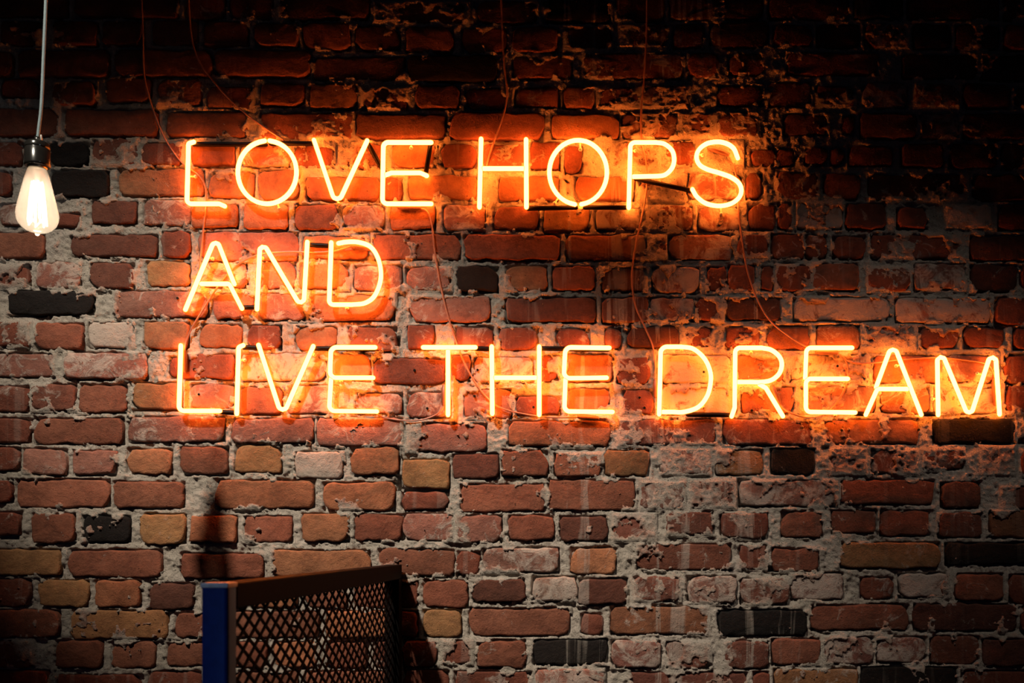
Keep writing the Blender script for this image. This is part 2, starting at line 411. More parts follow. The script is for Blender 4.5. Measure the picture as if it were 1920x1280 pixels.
# the six rows of the grid that lie beyond the frame are laid in running bond
OUT = []
ORND = random.Random(3)
def lay(y, xs, xe):
    x = xs if xs > XL else xs - ORND.uniform(0, 120)
    head = ORND.random() < 0.5
    while x < xe:
        wd = (84 if head else 168) + ORND.uniform(-5, 5)
        if x + wd > xe - 60 and xe < 0: wd = xe - x - 2          # close the row against the traced bricks
        if x + wd <= xe and wd > 20:
            OUT.append((x, x + wd, y, y + 47 + ORND.uniform(-3, 3), ORND.choice('rrrobbpsk')))
        x += wd + 12
XL, XR, YT, YB = -940.0, 2840.0, -900.0, 1856.0      # wall extent in pixels
yy = -80.0
while yy > YT + 40:
    lay(yy, XL, XR); yy -= 58
yy = 1320.0
while yy < YB - 60:
    lay(yy, XL, XR); yy += 58
for i in range(23):
    y0 = -17 + 57.9 * i
    lay(y0, XL, -44); lay(y0, 1976, XR)

FACE = 0.011
def smooth_noise(n, r, k=4):
    a = np.zeros(n)
    for h in range(1, k + 1):
        a += r.uniform(-1, 1) / h ** 0.7 * np.sin(2 * np.pi * h * np.arange(n) / n + r.uniform(0, 6.28))
    return a

def brick_outline(w_, h_, r, n):
    # rounded rectangle sampled evenly, then worn
    rad = r.uniform(3, 8)
    per = []
    hx, hy = w_ / 2, h_ / 2
    segs = []
    def edge(a, b): segs.append((a, b))
    edge((-hx + rad, -hy), (hx - rad, -hy)); segs.append(('arc', hx - rad, -hy + rad, -90))
    edge((hx, -hy + rad), (hx, hy - rad)); segs.append(('arc', hx - rad, hy - rad, 0))
    edge((hx - rad, hy), (-hx + rad, hy)); segs.append(('arc', -hx + rad, hy - rad, 90))
    edge((-hx, hy - rad), (-hx, -hy + rad)); segs.append(('arc', -hx + rad, -hy + rad, 180))
    dense = []
    for s_ in segs:
        if s_[0] == 'arc':
            for k in range(1, 6):
                a = math.radians(s_[3] + 90 * k / 6)
                dense.append((s_[1] + rad * math.cos(a), s_[2] + rad * math.sin(a)))
        else:
            (ax, ay), (bx, by) = s_
            m = max(2, int(math.hypot(bx - ax, by - ay) / 3))
            for k in range(m + 1):
                dense.append((ax + (bx - ax) * k / m, ay + (by - ay) * k / m))
    dense = np.array(dense)
    seg = np.hypot(*(np.roll(dense, -1, 0) - dense).T)
    cum = np.concatenate([[0], np.cumsum(seg)])
    tt = np.arange(n) / n * cum[-1]
    cl = np.vstack([dense, dense[:1]])
    pts = np.stack([np.interp(tt, cum, cl[:, 0]), np.interp(tt, cum, cl[:, 1])], 1)
    nr = np.random.default_rng(r.randrange(1 << 30))
    wob = smooth_noise(n, nr, 5) * 1.0 + nr.normal(0, 1.1, n)
    ln = np.hypot(pts[:, 0] / hx, pts[:, 1] / hy)[:, None]
    nor = np.stack([np.sign(pts[:, 0]) * (np.abs(pts[:, 0]) / hx) ** 6, np.sign(pts[:, 1]) * (np.abs(pts[:, 1]) / hy) ** 6], 1)
    nor /= np.maximum(1e-6, np.linalg.norm(nor, axis=1))[:, None]
    pts += nor * wob[:, None]
    # a chipped corner now and then
    for q in range(4):
        if r.random() < 0.26:
            cx_ = hx * (1 if q in (0, 3) else -1); cy_ = hy * (1 if q < 2 else -1)
            d = np.hypot(pts[:, 0] - cx_, pts[:, 1] - cy_)
            R0 = r.uniform(10, 20)
            f = np.clip(1 - d / R0, 0, 1)[:, None] * r.uniform(0.25, 0.6)
            pts = pts * (1 - f) + pts * f * (1 - np.minimum(R0 / np.maximum(1, np.hypot(cx_, cy_)), 0.5))
    return pts

def brick_mesh(w_, h_, r, n):
    pts = brick_outline(w_, h_, r, n)
    nr = np.random.default_rng(r.randrange(1 << 30))
    face = FACE + r.uniform(-0.003, 0.0035)
    tx, tz = r.uniform(-0.0012, 0.0012), r.uniform(-0.0012, 0.0012)
    V, F = [], []
    def ring(sc, inset, y, jit):
        q = pts.copy()
        if inset:
            k = np.array([max(0.1, 1 - 2 * inset / w_), max(0.1, 1 - 2 * inset / h_)])
            q = q * k
        yj = nr.normal(0, jit, n)
        i0 = len(V)
        for (a, b), j in zip(q, yj):
            V.append((a / S, -(y + j + tx * a / (w_ / 2) + tz * b / (h_ / 2)), -b / S))
        return i0
    rs = [ring(1, 0, -0.030, 0), ring(1, 0, face - 0.0032, 0.0008), ring(1, 1.5, face - 0.0006, 0.0006), ring(1, 4.2, face, 0.0005)]
    for a, b in zip(rs, rs[1:]):
        for k in range(n):
            k2 = (k + 1) % n
            F.append((a + k, b + k, b + k2, a + k2))
    c = len(V)
    V.append((0, -(face + r.uniform(-0.001, 0.001)), 0))
    last = rs[-1]
    for k in range(n):
        F.append((last + k, c, last + (k + 1) % n))
    return V, F

# ------------------------------------------------------------------ the back wall: mortar relief, bricks laid into it
def vnoise(X, Y, cell, seed):
    g = np.random.default_rng(seed)
    nx = int((X.max() - X.min()) / cell) + 4; ny = int((Y.max() - Y.min()) / cell) + 4
    L = g.normal(0, 1, (ny, nx))
    u = (X - X.min()) / cell; v = (Y - Y.min()) / cell
    i = u.astype(int); j = v.astype(int)
    fu = u - i; fv = v - j
    fu = fu * fu * (3 - 2 * fu); fv = fv * fv * (3 - 2 * fv)
    return (L[j, i] * (1 - fu) + L[j, i + 1] * fu) * (1 - fv) + (L[j + 1, i] * (1 - fu) + L[j + 1, i + 1] * fu) * fv

def fractal(X, Y, cell, octs, seed, gain=0.6):
    a = np.zeros_like(X); amp = 1.0; tot = 0
    for o_ in range(octs):
        a += amp * vnoise(X, Y, cell, seed + o_); tot += amp * amp
        amp *= gain; cell *= 0.5
    return a / math.sqrt(tot) * 1.5

def build_wall():
    xs = np.concatenate([np.arange(XL, -40, 12), np.arange(-40, 1961, 2.1), np.arange(1970, XR + 1, 12)])
    ys = np.concatenate([np.arange(YT, -30, 12), np.arange(-30, 1311, 2.1), np.arange(1320, YB + 1, 12)])
    ys[-1] = CY + H * S
    X, Y = np.meshgrid(xs, ys)
    n1 = fractal(X, Y, 34, 4, 20, 0.65)
    n2 = fractal(X, Y, 11, 3, 40, 0.7)
    n3 = fractal(X, Y, 5.5, 2, 80, 0.8)
    rgt = np.clip((X - 1050) / 300, 0, 1)
    hgt = 0.0058 + 0.0017 * rgt + 0.0020 * n1 + 0.0012 * n2 + 0.0006 * n3
    hgt = np.minimum(hgt, FACE + 0.0025)
    wash = np.zeros_like(X)
    crk = fractal(X, Y, 30, 3, 90, 0.6)
    cover = fractal(X, Y, 44, 5, 60, 0.66)
    right = np.clip((X - 1080) / 260, 0, 1) * 0.45
    for (x0, x1, y0, y1, k) in BR:
        i0, i1 = np.searchsorted(xs, [x0 - 4, x1 + 4]); j0, j1 = np.searchsorted(ys, [y0 - 4, y1 + 4])
        if i1 <= i0 or j1 <= j0: continue
        sx = X[j0:j1, i0:i1]; sy = Y[j0:j1, i0:i1]
        sd = np.minimum(np.minimum(sx - x0, x1 - sx), np.minimum(sy - y0, y1 - sy))
        m = cover[j0:j1, i0:i1] + SMEAR[k] + right[j0:j1, i0:i1] * (0.4 if k in 'kb' else 1.0) + 0.85 * np.clip(1 - sd / 9.0, 0, 1) + 0.12 * n2[j0:j1, i0:i1]
        t = np.clip((m + 0.5) / 1.0, 0, 1); t = t * t * (3 - 2 * t)
        inside = np.clip((sd + 2.5) / 4.0, 0, 1)
        low = hgt[j0:j1, i0:i1] * (1 - inside) + inside * (-0.006)
        # open cracks along the bed joint, mostly under the brick
        ex = np.where((sd < 0.5) & (sd > -3.2) & (sx > x0) & (sx < x1), 1.0, 0.0)
        ex = ex * np.where(sy > (y0 + y1) / 2, np.clip((crk[j0:j1, i0:i1] - 0.1) * 3, 0, 1), np.clip((crk[j0:j1, i0:i1] - 0.9) * 3, 0, 1))
        low = low - 0.011 * ex
        top = FACE + 0.0024 + 0.0008 * n2[j0:j1, i0:i1] + 0.0006 * n1[j0:j1, i0:i1] + 0.0005 * n3[j0:j1, i0:i1]
        hi = np.where(sd > 0, top, np.maximum(hgt[j0:j1, i0:i1], np.minimum(top, FACE)))
        hgt[j0:j1, i0:i1] = low * (1 - t) + hi * t
        wash[j0:j1, i0:i1] = np.maximum(wash[j0:j1, i0:i1], np.clip(sd / 6.0, 0, 1) * t * np.clip(1.25 - 0.5 * m, 0.25, 1))
    for (x0, x1, y0, y1) in ((755, 843, 914, 923), (743, 753, 890, 920), (0, 38, 1002, 1010), (1440, 1458, 1062, 1071), (742, 750, 630, 650)):
        hgt[(X > x0) & (X < x1) & (Y > y0) & (Y < y1)] = -0.022
    for (x0, x1, y0, y1, k) in OUT:
        i0, i1 = np.searchsorted(xs, [x0, x1]); j0, j1 = np.searchsorted(ys, [y0, y1])
        hgt[j0:j1, i0:i1] = -0.006
    ny, nx = X.shape
    co = np.empty((ny * nx, 3), dtype=np.float32)
    co[:, 0] = ((X - CX) / S).ravel(); co[:, 1] = -hgt.ravel(); co[:, 2] = (H + (CY - Y) / S).ravel()
    idx = np.arange(ny * nx).reshape(ny, nx)
    f = np.stack([idx[:-1, :-1], idx[1:, :-1], idx[1:, 1:], idx[:-1, 1:]], -1).reshape(-1, 4).astype(np.int32)
    me = bpy.data.meshes.new('wall_back')
    me.vertices.add(len(co)); me.vertices.foreach_set('co', co.ravel())
    me.loops.add(f.size); me.loops.foreach_set('vertex_index', f.ravel())
    me.polygons.add(len(f))
    me.polygons.foreach_set('loop_start', np.arange(0, f.size, 4, dtype=np.int32))
    me.polygons.foreach_set('loop_total', np.full(len(f), 4, dtype=np.int32))
    me.update(calc_edges=True)
    me.polygons.foreach_set('use_smooth', np.ones(len(f), dtype=bool))
    at = me.attributes.new('wash', 'FLOAT', 'POINT')
    at.data.foreach_set('value', wash.ravel().astype(np.float32))
    me.materials.append(M['mortar'])
    o = bpy.data.objects.new('wall_back', me)
    col.objects.link(o)
    o['kind'] = 'structure'
    return o

wall = build_wall()

def vis_area(b):
    return max(0, min(b[1], 1920) - max(b[0], 0)) * max(0, min(b[3], 1280) - max(b[2], 0))
order = sorted(BR, key=vis_area, reverse=True)
single = [b for b in order[:300]]
rest = order[300:]
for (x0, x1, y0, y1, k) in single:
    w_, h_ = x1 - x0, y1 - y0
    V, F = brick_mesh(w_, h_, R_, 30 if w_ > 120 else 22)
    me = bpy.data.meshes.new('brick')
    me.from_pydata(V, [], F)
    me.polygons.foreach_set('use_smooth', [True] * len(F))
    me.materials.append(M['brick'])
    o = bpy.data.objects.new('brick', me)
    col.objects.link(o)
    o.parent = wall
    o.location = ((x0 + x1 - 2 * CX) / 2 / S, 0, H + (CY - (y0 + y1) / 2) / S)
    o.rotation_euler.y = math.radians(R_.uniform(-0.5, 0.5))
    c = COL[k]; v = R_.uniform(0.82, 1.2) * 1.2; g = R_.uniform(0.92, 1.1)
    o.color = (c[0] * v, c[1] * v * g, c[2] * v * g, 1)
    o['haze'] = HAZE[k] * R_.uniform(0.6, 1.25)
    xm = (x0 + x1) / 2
    if xm > 1150:      # bricks on the right are made darker and hazier
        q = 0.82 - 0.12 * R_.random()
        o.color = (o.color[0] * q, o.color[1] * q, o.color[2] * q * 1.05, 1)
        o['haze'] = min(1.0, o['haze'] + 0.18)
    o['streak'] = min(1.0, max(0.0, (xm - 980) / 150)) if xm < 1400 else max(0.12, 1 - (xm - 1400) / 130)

def joined_bricks(name, lst, parent):
    VV, FF = [], []
    for (x0, x1, y0, y1, k) in lst:
        V, F = brick_mesh(x1 - x0, y1 - y0, R_, 12)
        b0 = len(VV)
        cx_, cz_ = (x0 + x1 - 2 * CX) / 2 / S, H + (CY - (y0 + y1) / 2) / S
        VV += [(a + cx_, b, c + cz_) for a, b, c in V]
        FF += [tuple(q + b0 for q in f) for f in F]
    me = bpy.data.meshes.new(name)
    me.from_pydata(VV, [], FF)
    me.polygons.foreach_set('use_smooth', [True] * len(FF))
    me.materials.append(M['brick'])
    o = bpy.data.objects.new(name, me)
    col.objects.link(o); o.parent = parent
    o.color = (.2, .06, .036, 1); o['haze'] = 0.45; o['streak'] = 0.3
    o['kind'] = 'stuff'
    return o
if rest: joined_bricks('small_bricks', rest, wall)
joined_bricks('outer_bricks', OUT, wall)

for (hx, hy) in ((366, 693), (375, 740), (778, 695), (802, 766), (896, 694), (890, 743), (1001, 764), (1193, 697), (1199, 746), (1208, 765), (1319, 698), (1409, 770), (1569, 687), (1577, 807), (1721, 806), (563, 753), (335, 560), (1361, 530)):  # dark discs standing in for drill holes in the wall
    bm = bmesh.new()
    bmesh.ops.create_cone(bm, cap_ends=True, segments=10, radius1=0.0032, radius2=0.0028, depth=0.016)
    for v_ in bm.verts: v_.co = Vector((v_.co.x, -v_.co.z, v_.co.y))
    o = obj('drill_hole_disc', bm, M['socket'], wall, smooth=False)
    o.location = P(hx, hy, 0.0068)

# floor and ceiling (out of the picture, but they carry the posts, cords and lamps)
ZC = H + (CY - YT) / S
x0w, x1w = (XL - CX) / S, (XR - CX) / S
bm = bmesh.new(); box(bm, (x0w, -4.2, -0.05), (x1w, 0.05, 0.0)); f_ = obj('floor', bm, M['floor'], smooth=False); f_['kind'] = 'structure'
ZC = SPOT_A.z + 0.20
bm = bmesh.new(); box(bm, (x0w, -4.2, ZC), (x1w, 0.05, ZC + 0.05)); c_ = obj('ceiling', bm, M['ceiling'], smooth=False); c_['kind'] = 'structure'
bm = bmesh.new(); box(bm, (x0w, -0.02, H + (CY - YT) / S - 0.02), (x1w, 0.05, ZC)); u_ = obj('wall_back_upper', bm, M['mortar'], smooth=False); u_['kind'] = 'structure'

# ------------------------------------------------------------------ neon words
TUBE_D = 0.034
R_CORE, R_SHELL = 0.0050, 0.0062
def fillet(pts, r):
    """2-D polyline with rounded corners -> dense list"""
    out = [Vector(pts[0])]
    for i in range(1, len(pts) - 1):
        p0, p, p1 = Vector(pts[i - 1]), Vector(pts[i]), Vector(pts[i + 1])
        a = (p0 - p); b = (p1 - p)
        la, lb = a.length, b.length
        a.normalize(); b.normalize()
        ang = math.acos(max(-1, min(1, a.dot(b))))
        if ang > math.radians(165):
            out.append(p); continue
        t = min(r / math.tan(ang / 2), la * 0.45, lb * 0.45)
        rr = t * math.tan(ang / 2)
        bis = (a + b).normalized()
        c = p + bis * (rr / math.sin(ang / 2))
        s0 = p + a * t; s1 = p + b * t
        v0 = s0 - c; v1 = s1 - c
        for k in range(7):
            f = k / 6
            v = v0.lerp(v1, f)
            out.append(c + v.normalized() * rr)
    out.append(Vector(pts[-1]))
    return out

def resample(p, step):
    out = [p[0]]
    for a, b in zip(p, p[1:]):
        n = max(1, int((b - a).length / step))
        for k in range(1, n + 1):
            out.append(a.lerp(b, k / n))
    return out

def catmull(pts, n=6):
    q = [Vector(p) for p in pts]
    q = [q[0] * 2 - q[1]] + q + [q[-1] * 2 - q[-2]]
    out = []
    for i in range(1, len(q) - 2):
        a, b, c, d = q[i - 1:i + 3]
        for k in range(n):
            t = k / n
            out.append(0.5 * ((2 * b) + (c - a) * t + (2 * a - 5 * b + 4 * c - d) * t * t + (3 * b - a - 3 * c + d) * t ** 3))
    out.append(q[-2])
    return out

def arc(cx_, cy_, rx, ry, a0, a1, n=28):
    return [(cx_ + rx * math.cos(math.radians(a0 + (a1 - a0) * k / n)), cy_ - ry * math.sin(math.radians(a0 + (a1 - a0) * k / n))) for k in range(n + 1)]

def stroke3(p2, bend=(True, True)):
    """pixel polyline -> 3-D centre line standing off the wall, its ends bent back towards the wall"""
    p3 = [(p.x, p.y, TUBE_D) for p in p2]
    def tail(p, q):
        d = (p - q).normalized()
        return [(p.x + d.x * 2.2, p.y + d.y * 2.2, TUBE_D - 0.0015), (p.x + d.x * 3.4, p.y + d.y * 3.4, TUBE_D - 0.006), (p.x + d.x * 3.6, p.y + d.y * 3.6, 0.0165)]
    if bend[0]: p3 = tail(p2[0], p2[1])[::-1] + p3
    if bend[1]: p3 = p3 + tail(p2[-1], p2[-2])
    return [P(*p) for p in p3]

def letter(strokes, parent, name='neon_letter'):
    bm = bmesh.new()
    for s_ in strokes:
        pts = stroke3([Vector(p) for p in s_])
        sweep(bm, pts, R_CORE, 8, 0)
        sweep(bm, pts, R_SHELL, 12, 1)
    o = obj(name, bm, [M['neon'], M['shell']])
    co = [v.co for v in o.data.vertices]
    c = sum((Vector(v) for v in co), Vector()) / len(co)
    recentre(o, c)
    return child(o, parent)

def F(pts, r=9): return fillet(pts, r)
def C(pts): return catmull(pts)

D_AND = F([(621, 458), (617, 571), (672, 571)], 8)[:-1] + C([(660, 571), (684, 568), (702, 555), (713, 528), (713.5, 503), (707, 480), (694, 462), (672, 454), (650, 453.5), (638, 455.5)])
D_DREAM = F([(1236, 773), (1239, 650), (1290, 650)], 12)[:-1] + C([(1278, 650), (1300, 654), (1320, 671), (1331, 694), (1332.5, 716), (1326, 742), (1309, 763), (1282, 772), (1262, 772), (1246, 772)])
R_DREAM = F([(1373, 777), (1377.5, 764), (1378.5, 652), (1430, 652)], 9)[:-1] + C([(1428, 652), (1446, 656), (1461, 668), (1466, 683), (1461, 700), (1447, 712), (1428, 716), (1405, 716), (1387, 716)])
P_HOPS = F([(1179, 386), (1182, 267), (1240, 267)], 9)[:-1] + C([(1230, 267), (1246, 270), (1260, 282), (1264, 299), (1260, 315), (1248, 327), (1234, 330), (1212, 330.5), (1191, 331)])
S_HOPS = C([(1382, 293), (1376, 279), (1364, 270), (1347, 266), (1326, 269), (1311, 280), (1306, 294), (1311, 308), (1325, 317), (1348, 324), (1370, 332), (1385, 343), (1390, 357), (1385, 371), (1370, 382), (1347, 386), (1323, 381), (1307, 369), (1300, 358)])

WORDS = [
 ('LOVE', 'glowing orange neon word LOVE, first word of the top line on the brick wall', [
   [F([(360, 267), (353.5, 269), (350.5, 382), (411, 382), (418, 385)], 8)],
   [[Vector(p) for p in arc(501, 323, 55, 59, 98.5, 441.5, 44)]],
   [F([(590, 266), (631, 388), (687, 267)], 9)],
   [F([(805, 267), (719, 267), (717, 382), (805, 382)], 9), F([(726, 327), (734, 324), (788, 324), (797, 328)], 5)]],
  [[(364, 269), (498, 270)], [(508, 268), (588, 268)], [(690, 269), (713, 309), (725, 328)], [(807, 270), (798, 327)]],
  [[(748, 388), (786, 389)]],
  [(367, 331), (524, 391), (635, 382), (771, 277)]),
 ('HOPS', 'glowing orange neon word HOPS, last word of the top line beside LOVE', [
   [F([(902, 264), (899, 385)]), F([(986.5, 265), (987, 385)]), F([(907, 316), (980, 316)])],
   [[Vector(p) for p in arc(1084, 323, 54, 60, 260, -80, 44)]],
   [P_HOPS], [S_HOPS]],
  [[(990, 390), (1080, 388)], [(1097, 388), (1176, 388)], [(1192, 334), (1298, 357)]],
  [[(1330, 277), (1364, 289)]],
  [(1040, 381), (1088, 280), (1191, 283), (1317, 291), (1352, 401)]),
 ('AND', 'glowing orange neon word AND, alone on the middle line', [
   [F([(349, 577), (404.5, 444), (438, 529)], 7), F([(381, 532), (430, 532), (452, 575)], 6)],
   [F([(482, 576), (488, 446), (569, 583), (576, 457)], 7)],
   [D_AND]],
  [[(456, 575), (480, 575)], [(582, 458), (619, 460)]],
  [[(660, 461), (694, 466)]],
  [(399, 485), (492, 484), (651, 578)]),
 ('LIVE', 'glowing orange neon word LIVE, first word of the bottom line', [
   [F([(339, 651), (335.5, 770), (409, 770)], 9)],
   [F([(453, 648.5), (447.5, 651), (444, 772)], 5)],
   [F([(486, 650), (529, 782), (586, 652)], 8)],
   [F([(700, 651), (620.5, 651), (618.5, 708), (696, 708)], 11), F([(620.5, 713), (617, 770), (703, 771)], 10)]],
  [[(413, 771), (442, 773)], [(457, 650), (484, 651)], [(590, 652), (702, 653)]],
  [[(346, 660), (346, 695)]],
  [(459, 675), (590, 665), (404, 775), (640, 714)]),
 ('THE', 'glowing orange neon word THE, middle word of the bottom line', [
   [F([(797, 651), (888, 651)]), F([(840, 660), (840, 774)])],
   [F([(922, 653), (923, 772)]), F([(929, 708), (1004, 708)]), F([(1011, 653), (1011, 774)])],
   [F([(1139, 652), (1060, 651), (1057, 709), (1134, 708)], 11), F([(1060, 714), (1058, 771), (1145, 772)], 10)]],
  [[(892, 652), (919, 653)], [(1015, 652), (1140, 654)]],
  [[(833, 724), (832, 757)], [(1086, 781), (1120, 784)]],
  [(980, 714), (1082, 771)]),
 ('DREAM', 'glowing orange neon word DREAM, last word of the bottom line at the right edge', [
   [D_DREAM],
   [R_DREAM, F([(1427, 722), (1436, 727), (1466, 777)], 8)],
   [F([(1594, 652), (1512, 652), (1510, 705)], 9), F([(1586, 710), (1511, 710), (1511, 772), (1600, 773)], 9)],
   [F([(1625, 774), (1645, 729), (1698, 729)], 5), F([(1644, 722), (1674, 641), (1726, 774)], 8)],
   [F([(1759, 774), (1757, 640), (1818, 786), (1865, 640), (1874, 773)], 7)]],
  [[(1290, 776), (1370, 777)], [(1604, 774), (1622, 775)], [(1730, 775), (1756, 775)]],
  [[(1229, 713), (1229, 742)], [(1448, 724), (1461, 756)], [(1532, 660), (1568, 661)], [(1864, 712), (1866, 757)]],
  [(1278, 656), (1408, 661), (1318, 763), (1566, 778), (1680, 686), (1832, 700), (1748, 748)]),
]
for word, label, letters, conns, boots, sups in WORDS:
    xs_ = [p.x for L_ in letters for s_ in L_ for p in s_]; ys_ = [p.y for L_ in letters for s_ in L_ for p in s_]
    root = empty('neon_word', P((min(xs_) + max(xs_)) / 2, max(ys_), 0.012), label, 'neon sign', 'neon words on the brick wall')
    for L_ in letters:
        letter(L_, root)
    for c in conns:
        bm = bmesh.new()
        pts = [P(x, y + 1.0, 0.0205) for x, y in c]
        dd = []
        for a, b in zip(pts, pts[1:]):
            dd += [a.lerp(b, k / 6) for k in range(6)]
        dd.append(pts[-1])
        sweep(bm, dd, 0.0055, 8)
        o = obj('blacked_out_tube', bm, M['black_tube']); recentre(o, pts[0]); child(o, root)
        o['label'] = 'black painted link tube'
    for (ax, ay), (bx, by) in boots:
        a, b = P(ax, ay, 0.021), P(bx, by, 0.021)
        bm = bmesh.new()
        d = (b - a).normalized()
        sweep(bm, [a, a + d * 0.003, a + d * 0.004, b - d * 0.004, b - d * 0.003, b], [0.0052, 0.0052, 0.0062, 0.0062, 0.0052, 0.0052], 10)
        o = obj('electrode_boot', bm, M['boot']); recentre(o, a); child(o, root)
        o['label'] = 'brown electrode boot'
    for (sx, sy) in sups:
        # clear peg screwed to the wall, with a clip reaching the nearest tube
        best = min((p for L_ in letters for s_ in L_ for p in resample([Vector(v_) for v_ in s_], 3)), key=lambda p: (p.x - sx) ** 2 + (p.y - sy) ** 2)
        bm = bmesh.new()
        b0 = P(sx, sy, 0.008); b1 = P(sx, sy, 0.026)
        sweep(bm, [b0, P(sx, sy, 0.011), P(sx, sy, 0.012), P(sx, sy, 0.022), P(sx, sy, 0.023), b1], [0.0048, 0.0048, 0.0034, 0.0034, 0.0042, 0.0042], 10)
        sweep(bm, [P(sx, sy, 0.021), P(best.x, best.y, 0.025)], 0.0022, 6)
        o = obj('tube_support', bm, M['clear']); recentre(o, b0)
        child(o, root)
        bm = bmesh.new()
        sweep(bm, [P(sx, sy, 0.0262), P(sx, sy, 0.0275)], 0.0028, 10)
        s2 = obj('screw', bm, M['screw']); recentre(s2, b1)
        s2.parent = o; s2.location = b1 - b0

# ------------------------------------------------------------------ cables
def cable(pts, label, r=0.0021, up=False, part_of=None):
    """pts: (px, py, d)"""
    q = catmull([Vector(p) for p in pts], 8)
    p3 = [P(*p) for p in q]
    if up:
        t = p3[0]
        p3 = [Vector((t.x, t.y, ZC)), Vector((t.x, t.y, t.z + 0.4))] + p3
    bm = bmesh.new()
    sweep(bm, p3, r, 6)
    if part_of:      # a lead that runs inside one word belongs to that word
        o = obj('lead_wire', bm, M['cable']); recentre(o, p3[-1])
        return child(o, part_of)
    o = obj('cable', bm, M['cable'])
    recentre(o, p3[-1])
    return tag(o, label, 'cable', 'sign cables')
w_ = 0.0165
cable([(264, -40, w_), (268, 60, w_), (272, 150, w_), (300, 240, w_), (330, 292, w_), (350, 312, w_), (372, 328, w_), (385, 350, w_), (386, 386, w_), (381, 430, w_), (376, 480, w_), (373, 520, w_)],
      'thin brown cable dropping from the top past the L of LOVE to AND', up=True)
cable([(352, -40, w_), (358, 60, w_), (372, 112, w_), (402, 155, w_), (445, 200, w_), (490, 235, w_), (532, 263, w_)],
      'thin dark cable slanting down from upper left to the O of LOVE', up=True)
cable([(938, -40, w_), (942, 60, w_), (946, 130, w_), (951, 175, w_), (944, 215, w_), (930, 255, w_), (918, 290, w_), (912, 314, w_)],
      'thin brown cable hanging from the top to the first H of the sign', up=True)
cable([(1213, -40, w_), (1212, 60, w_), (1208, 140, w_), (1202, 210, w_), (1203, 262, w_), (1211, 300, w_), (1213, 340, w_), (1208, 385, w_), (1196, 440, w_), (1187, 490, w_), (1185, 530, w_), (1192, 575, w_), (1210, 615, w_), (1224, 650, w_), (1229, 690, w_), (1229, 712, 0.021)],
      'long thin cable running behind the P of HOPS to the D of DREAM', up=True)
cable([(786, 390, 0.021), (800, 396, w_), (809, 418, w_), (815, 470, w_), (825, 530, w_), (838, 585, w_), (852, 630, w_), (866, 670, w_), (884, 705, w_), (908, 740, w_), (935, 762, w_), (972, 774, w_), (1030, 782, w_), (1086, 782, 0.021)],
      'thin pinkish cable from the E of LOVE down to the word THE')
cable([(1364, 289, 0.021), (1376, 312, w_), (1383, 350, w_), (1384, 390, w_), (1390, 440, w_), (1402, 510, w_), (1422, 565, w_), (1446, 603, w_), (1482, 632, w_), (1512, 650, w_), (1532, 659, 0.021)],
      'thin cable from the S of HOPS curving down to the E of DREAM')
cable([(660, 461, 0.021), (630, 470, w_), (590, 473, w_), (540, 472, w_), (492, 476, w_), (455, 490, w_), (425, 515, w_), (400, 550, w_), (378, 585, w_), (358, 618, w_), (348, 645, w_), (346, 660, 0.021)],
      'thin cable from the D of AND looping down to the L of LIVE')
cable([(703, 774, 0.0205), (722, 783, w_), (755, 788, w_), (790, 787, w_), (818, 777, w_), (831, 763, 0.02), (832, 757, 0.021)],
      'short clear cable sagging between LIVE and the T of THE')
cable([(1461, 756, 0.021), (1470, 766, w_), (1488, 776, w_), (1515, 782, w_), (1545, 776, w_), (1568, 754, w_), (1584, 728, w_), (1590, 698, w_), (1584, 672, w_), (1568, 661, 0.021)],
      '', part_of=root)
cable([(1586, 676, w_), (1610, 681, w_), (1650, 679, w_), (1700, 673, w_), (1760, 670, w_), (1820, 676, w_), (1852, 684, w_), (1863, 700, w_), (1865, 712, 0.021)],
      '', part_of=root)

# ------------------------------------------------------------------ pendant bulb
BD = D * (1 - 1 / 1.27)          # in front of the wall
c0 = P(70, 315, BD)
k = (D - BD) / D / S             # metres per pixel at the bulb
pend = empty('pendant_lamp', c0, 'bare glowing teardrop bulb in a black socket on a grey cord', 'lamp')
def rel(z_px): return (315 - z_px) * k
bm = bmesh.new()
cordpts = [(87, -60), (86, 0), (84, 50), (81.5, 110), (79.5, 160), (77, 205), (73.5, 235), (71, 258)]
cp = [P(x, y, BD) for x, y in [(q.x, q.y) for q in catmull(cordpts, 6)]]
top = cp[0]
cp = [Vector((top.x + 0.005, top.y, ZC)), Vector((top.x + 0.004, top.y, top.z + 0.5))] + cp
sweep(bm, cp, 0.0030, 8)
o = obj('cord', bm, M['cord']); recentre(o, c0); child(o, pend)
bm = bmesh.new()
lathe(bm, [(0.001, rel(256)), (5 * k, rel(257)), (5.5 * k, rel(262)), (6 * k, rel(264)), (12 * k, rel(264.5)), (18 * k, rel(267)), (21 * k, rel(271)), (21.8 * k, rel(277)), (21.8 * k, rel(278)), (21.2 * k, rel(278.5)), (21.2 * k, rel(280)), (21.8 * k, rel(280.5)), (22 * k, rel(306)), (22.6 * k, rel(308)), (22.6 * k, rel(312)), (20 * k, rel(313)), (17 * k, rel(311)), (0.001, rel(311))], c0)
o = obj('socket', bm, M['socket']); recentre(o, c0); child(o, pend)
bm = bmesh.new()
sweep(bm, [c0 + Vector((9.5 * k, -0.004, rel(264))), c0 + Vector((9.5 * k, -0.004, rel(256)))], 2.0 * k, 8)
s2 = obj('set_screw', bm, M['screw']); recentre(s2, c0); s2.parent = o; s2.location = (0, 0, 0)
bm = bmesh.new()
lathe(bm, [(16.8 * k, rel(311)), (17.2 * k, rel(315)), (16.4 * k, rel(317)), (16.8 * k, rel(319))], c0)
o = obj('bulb_collar', bm, M['brass']); recentre(o, c0); child(o, pend)
bm = bmesh.new()
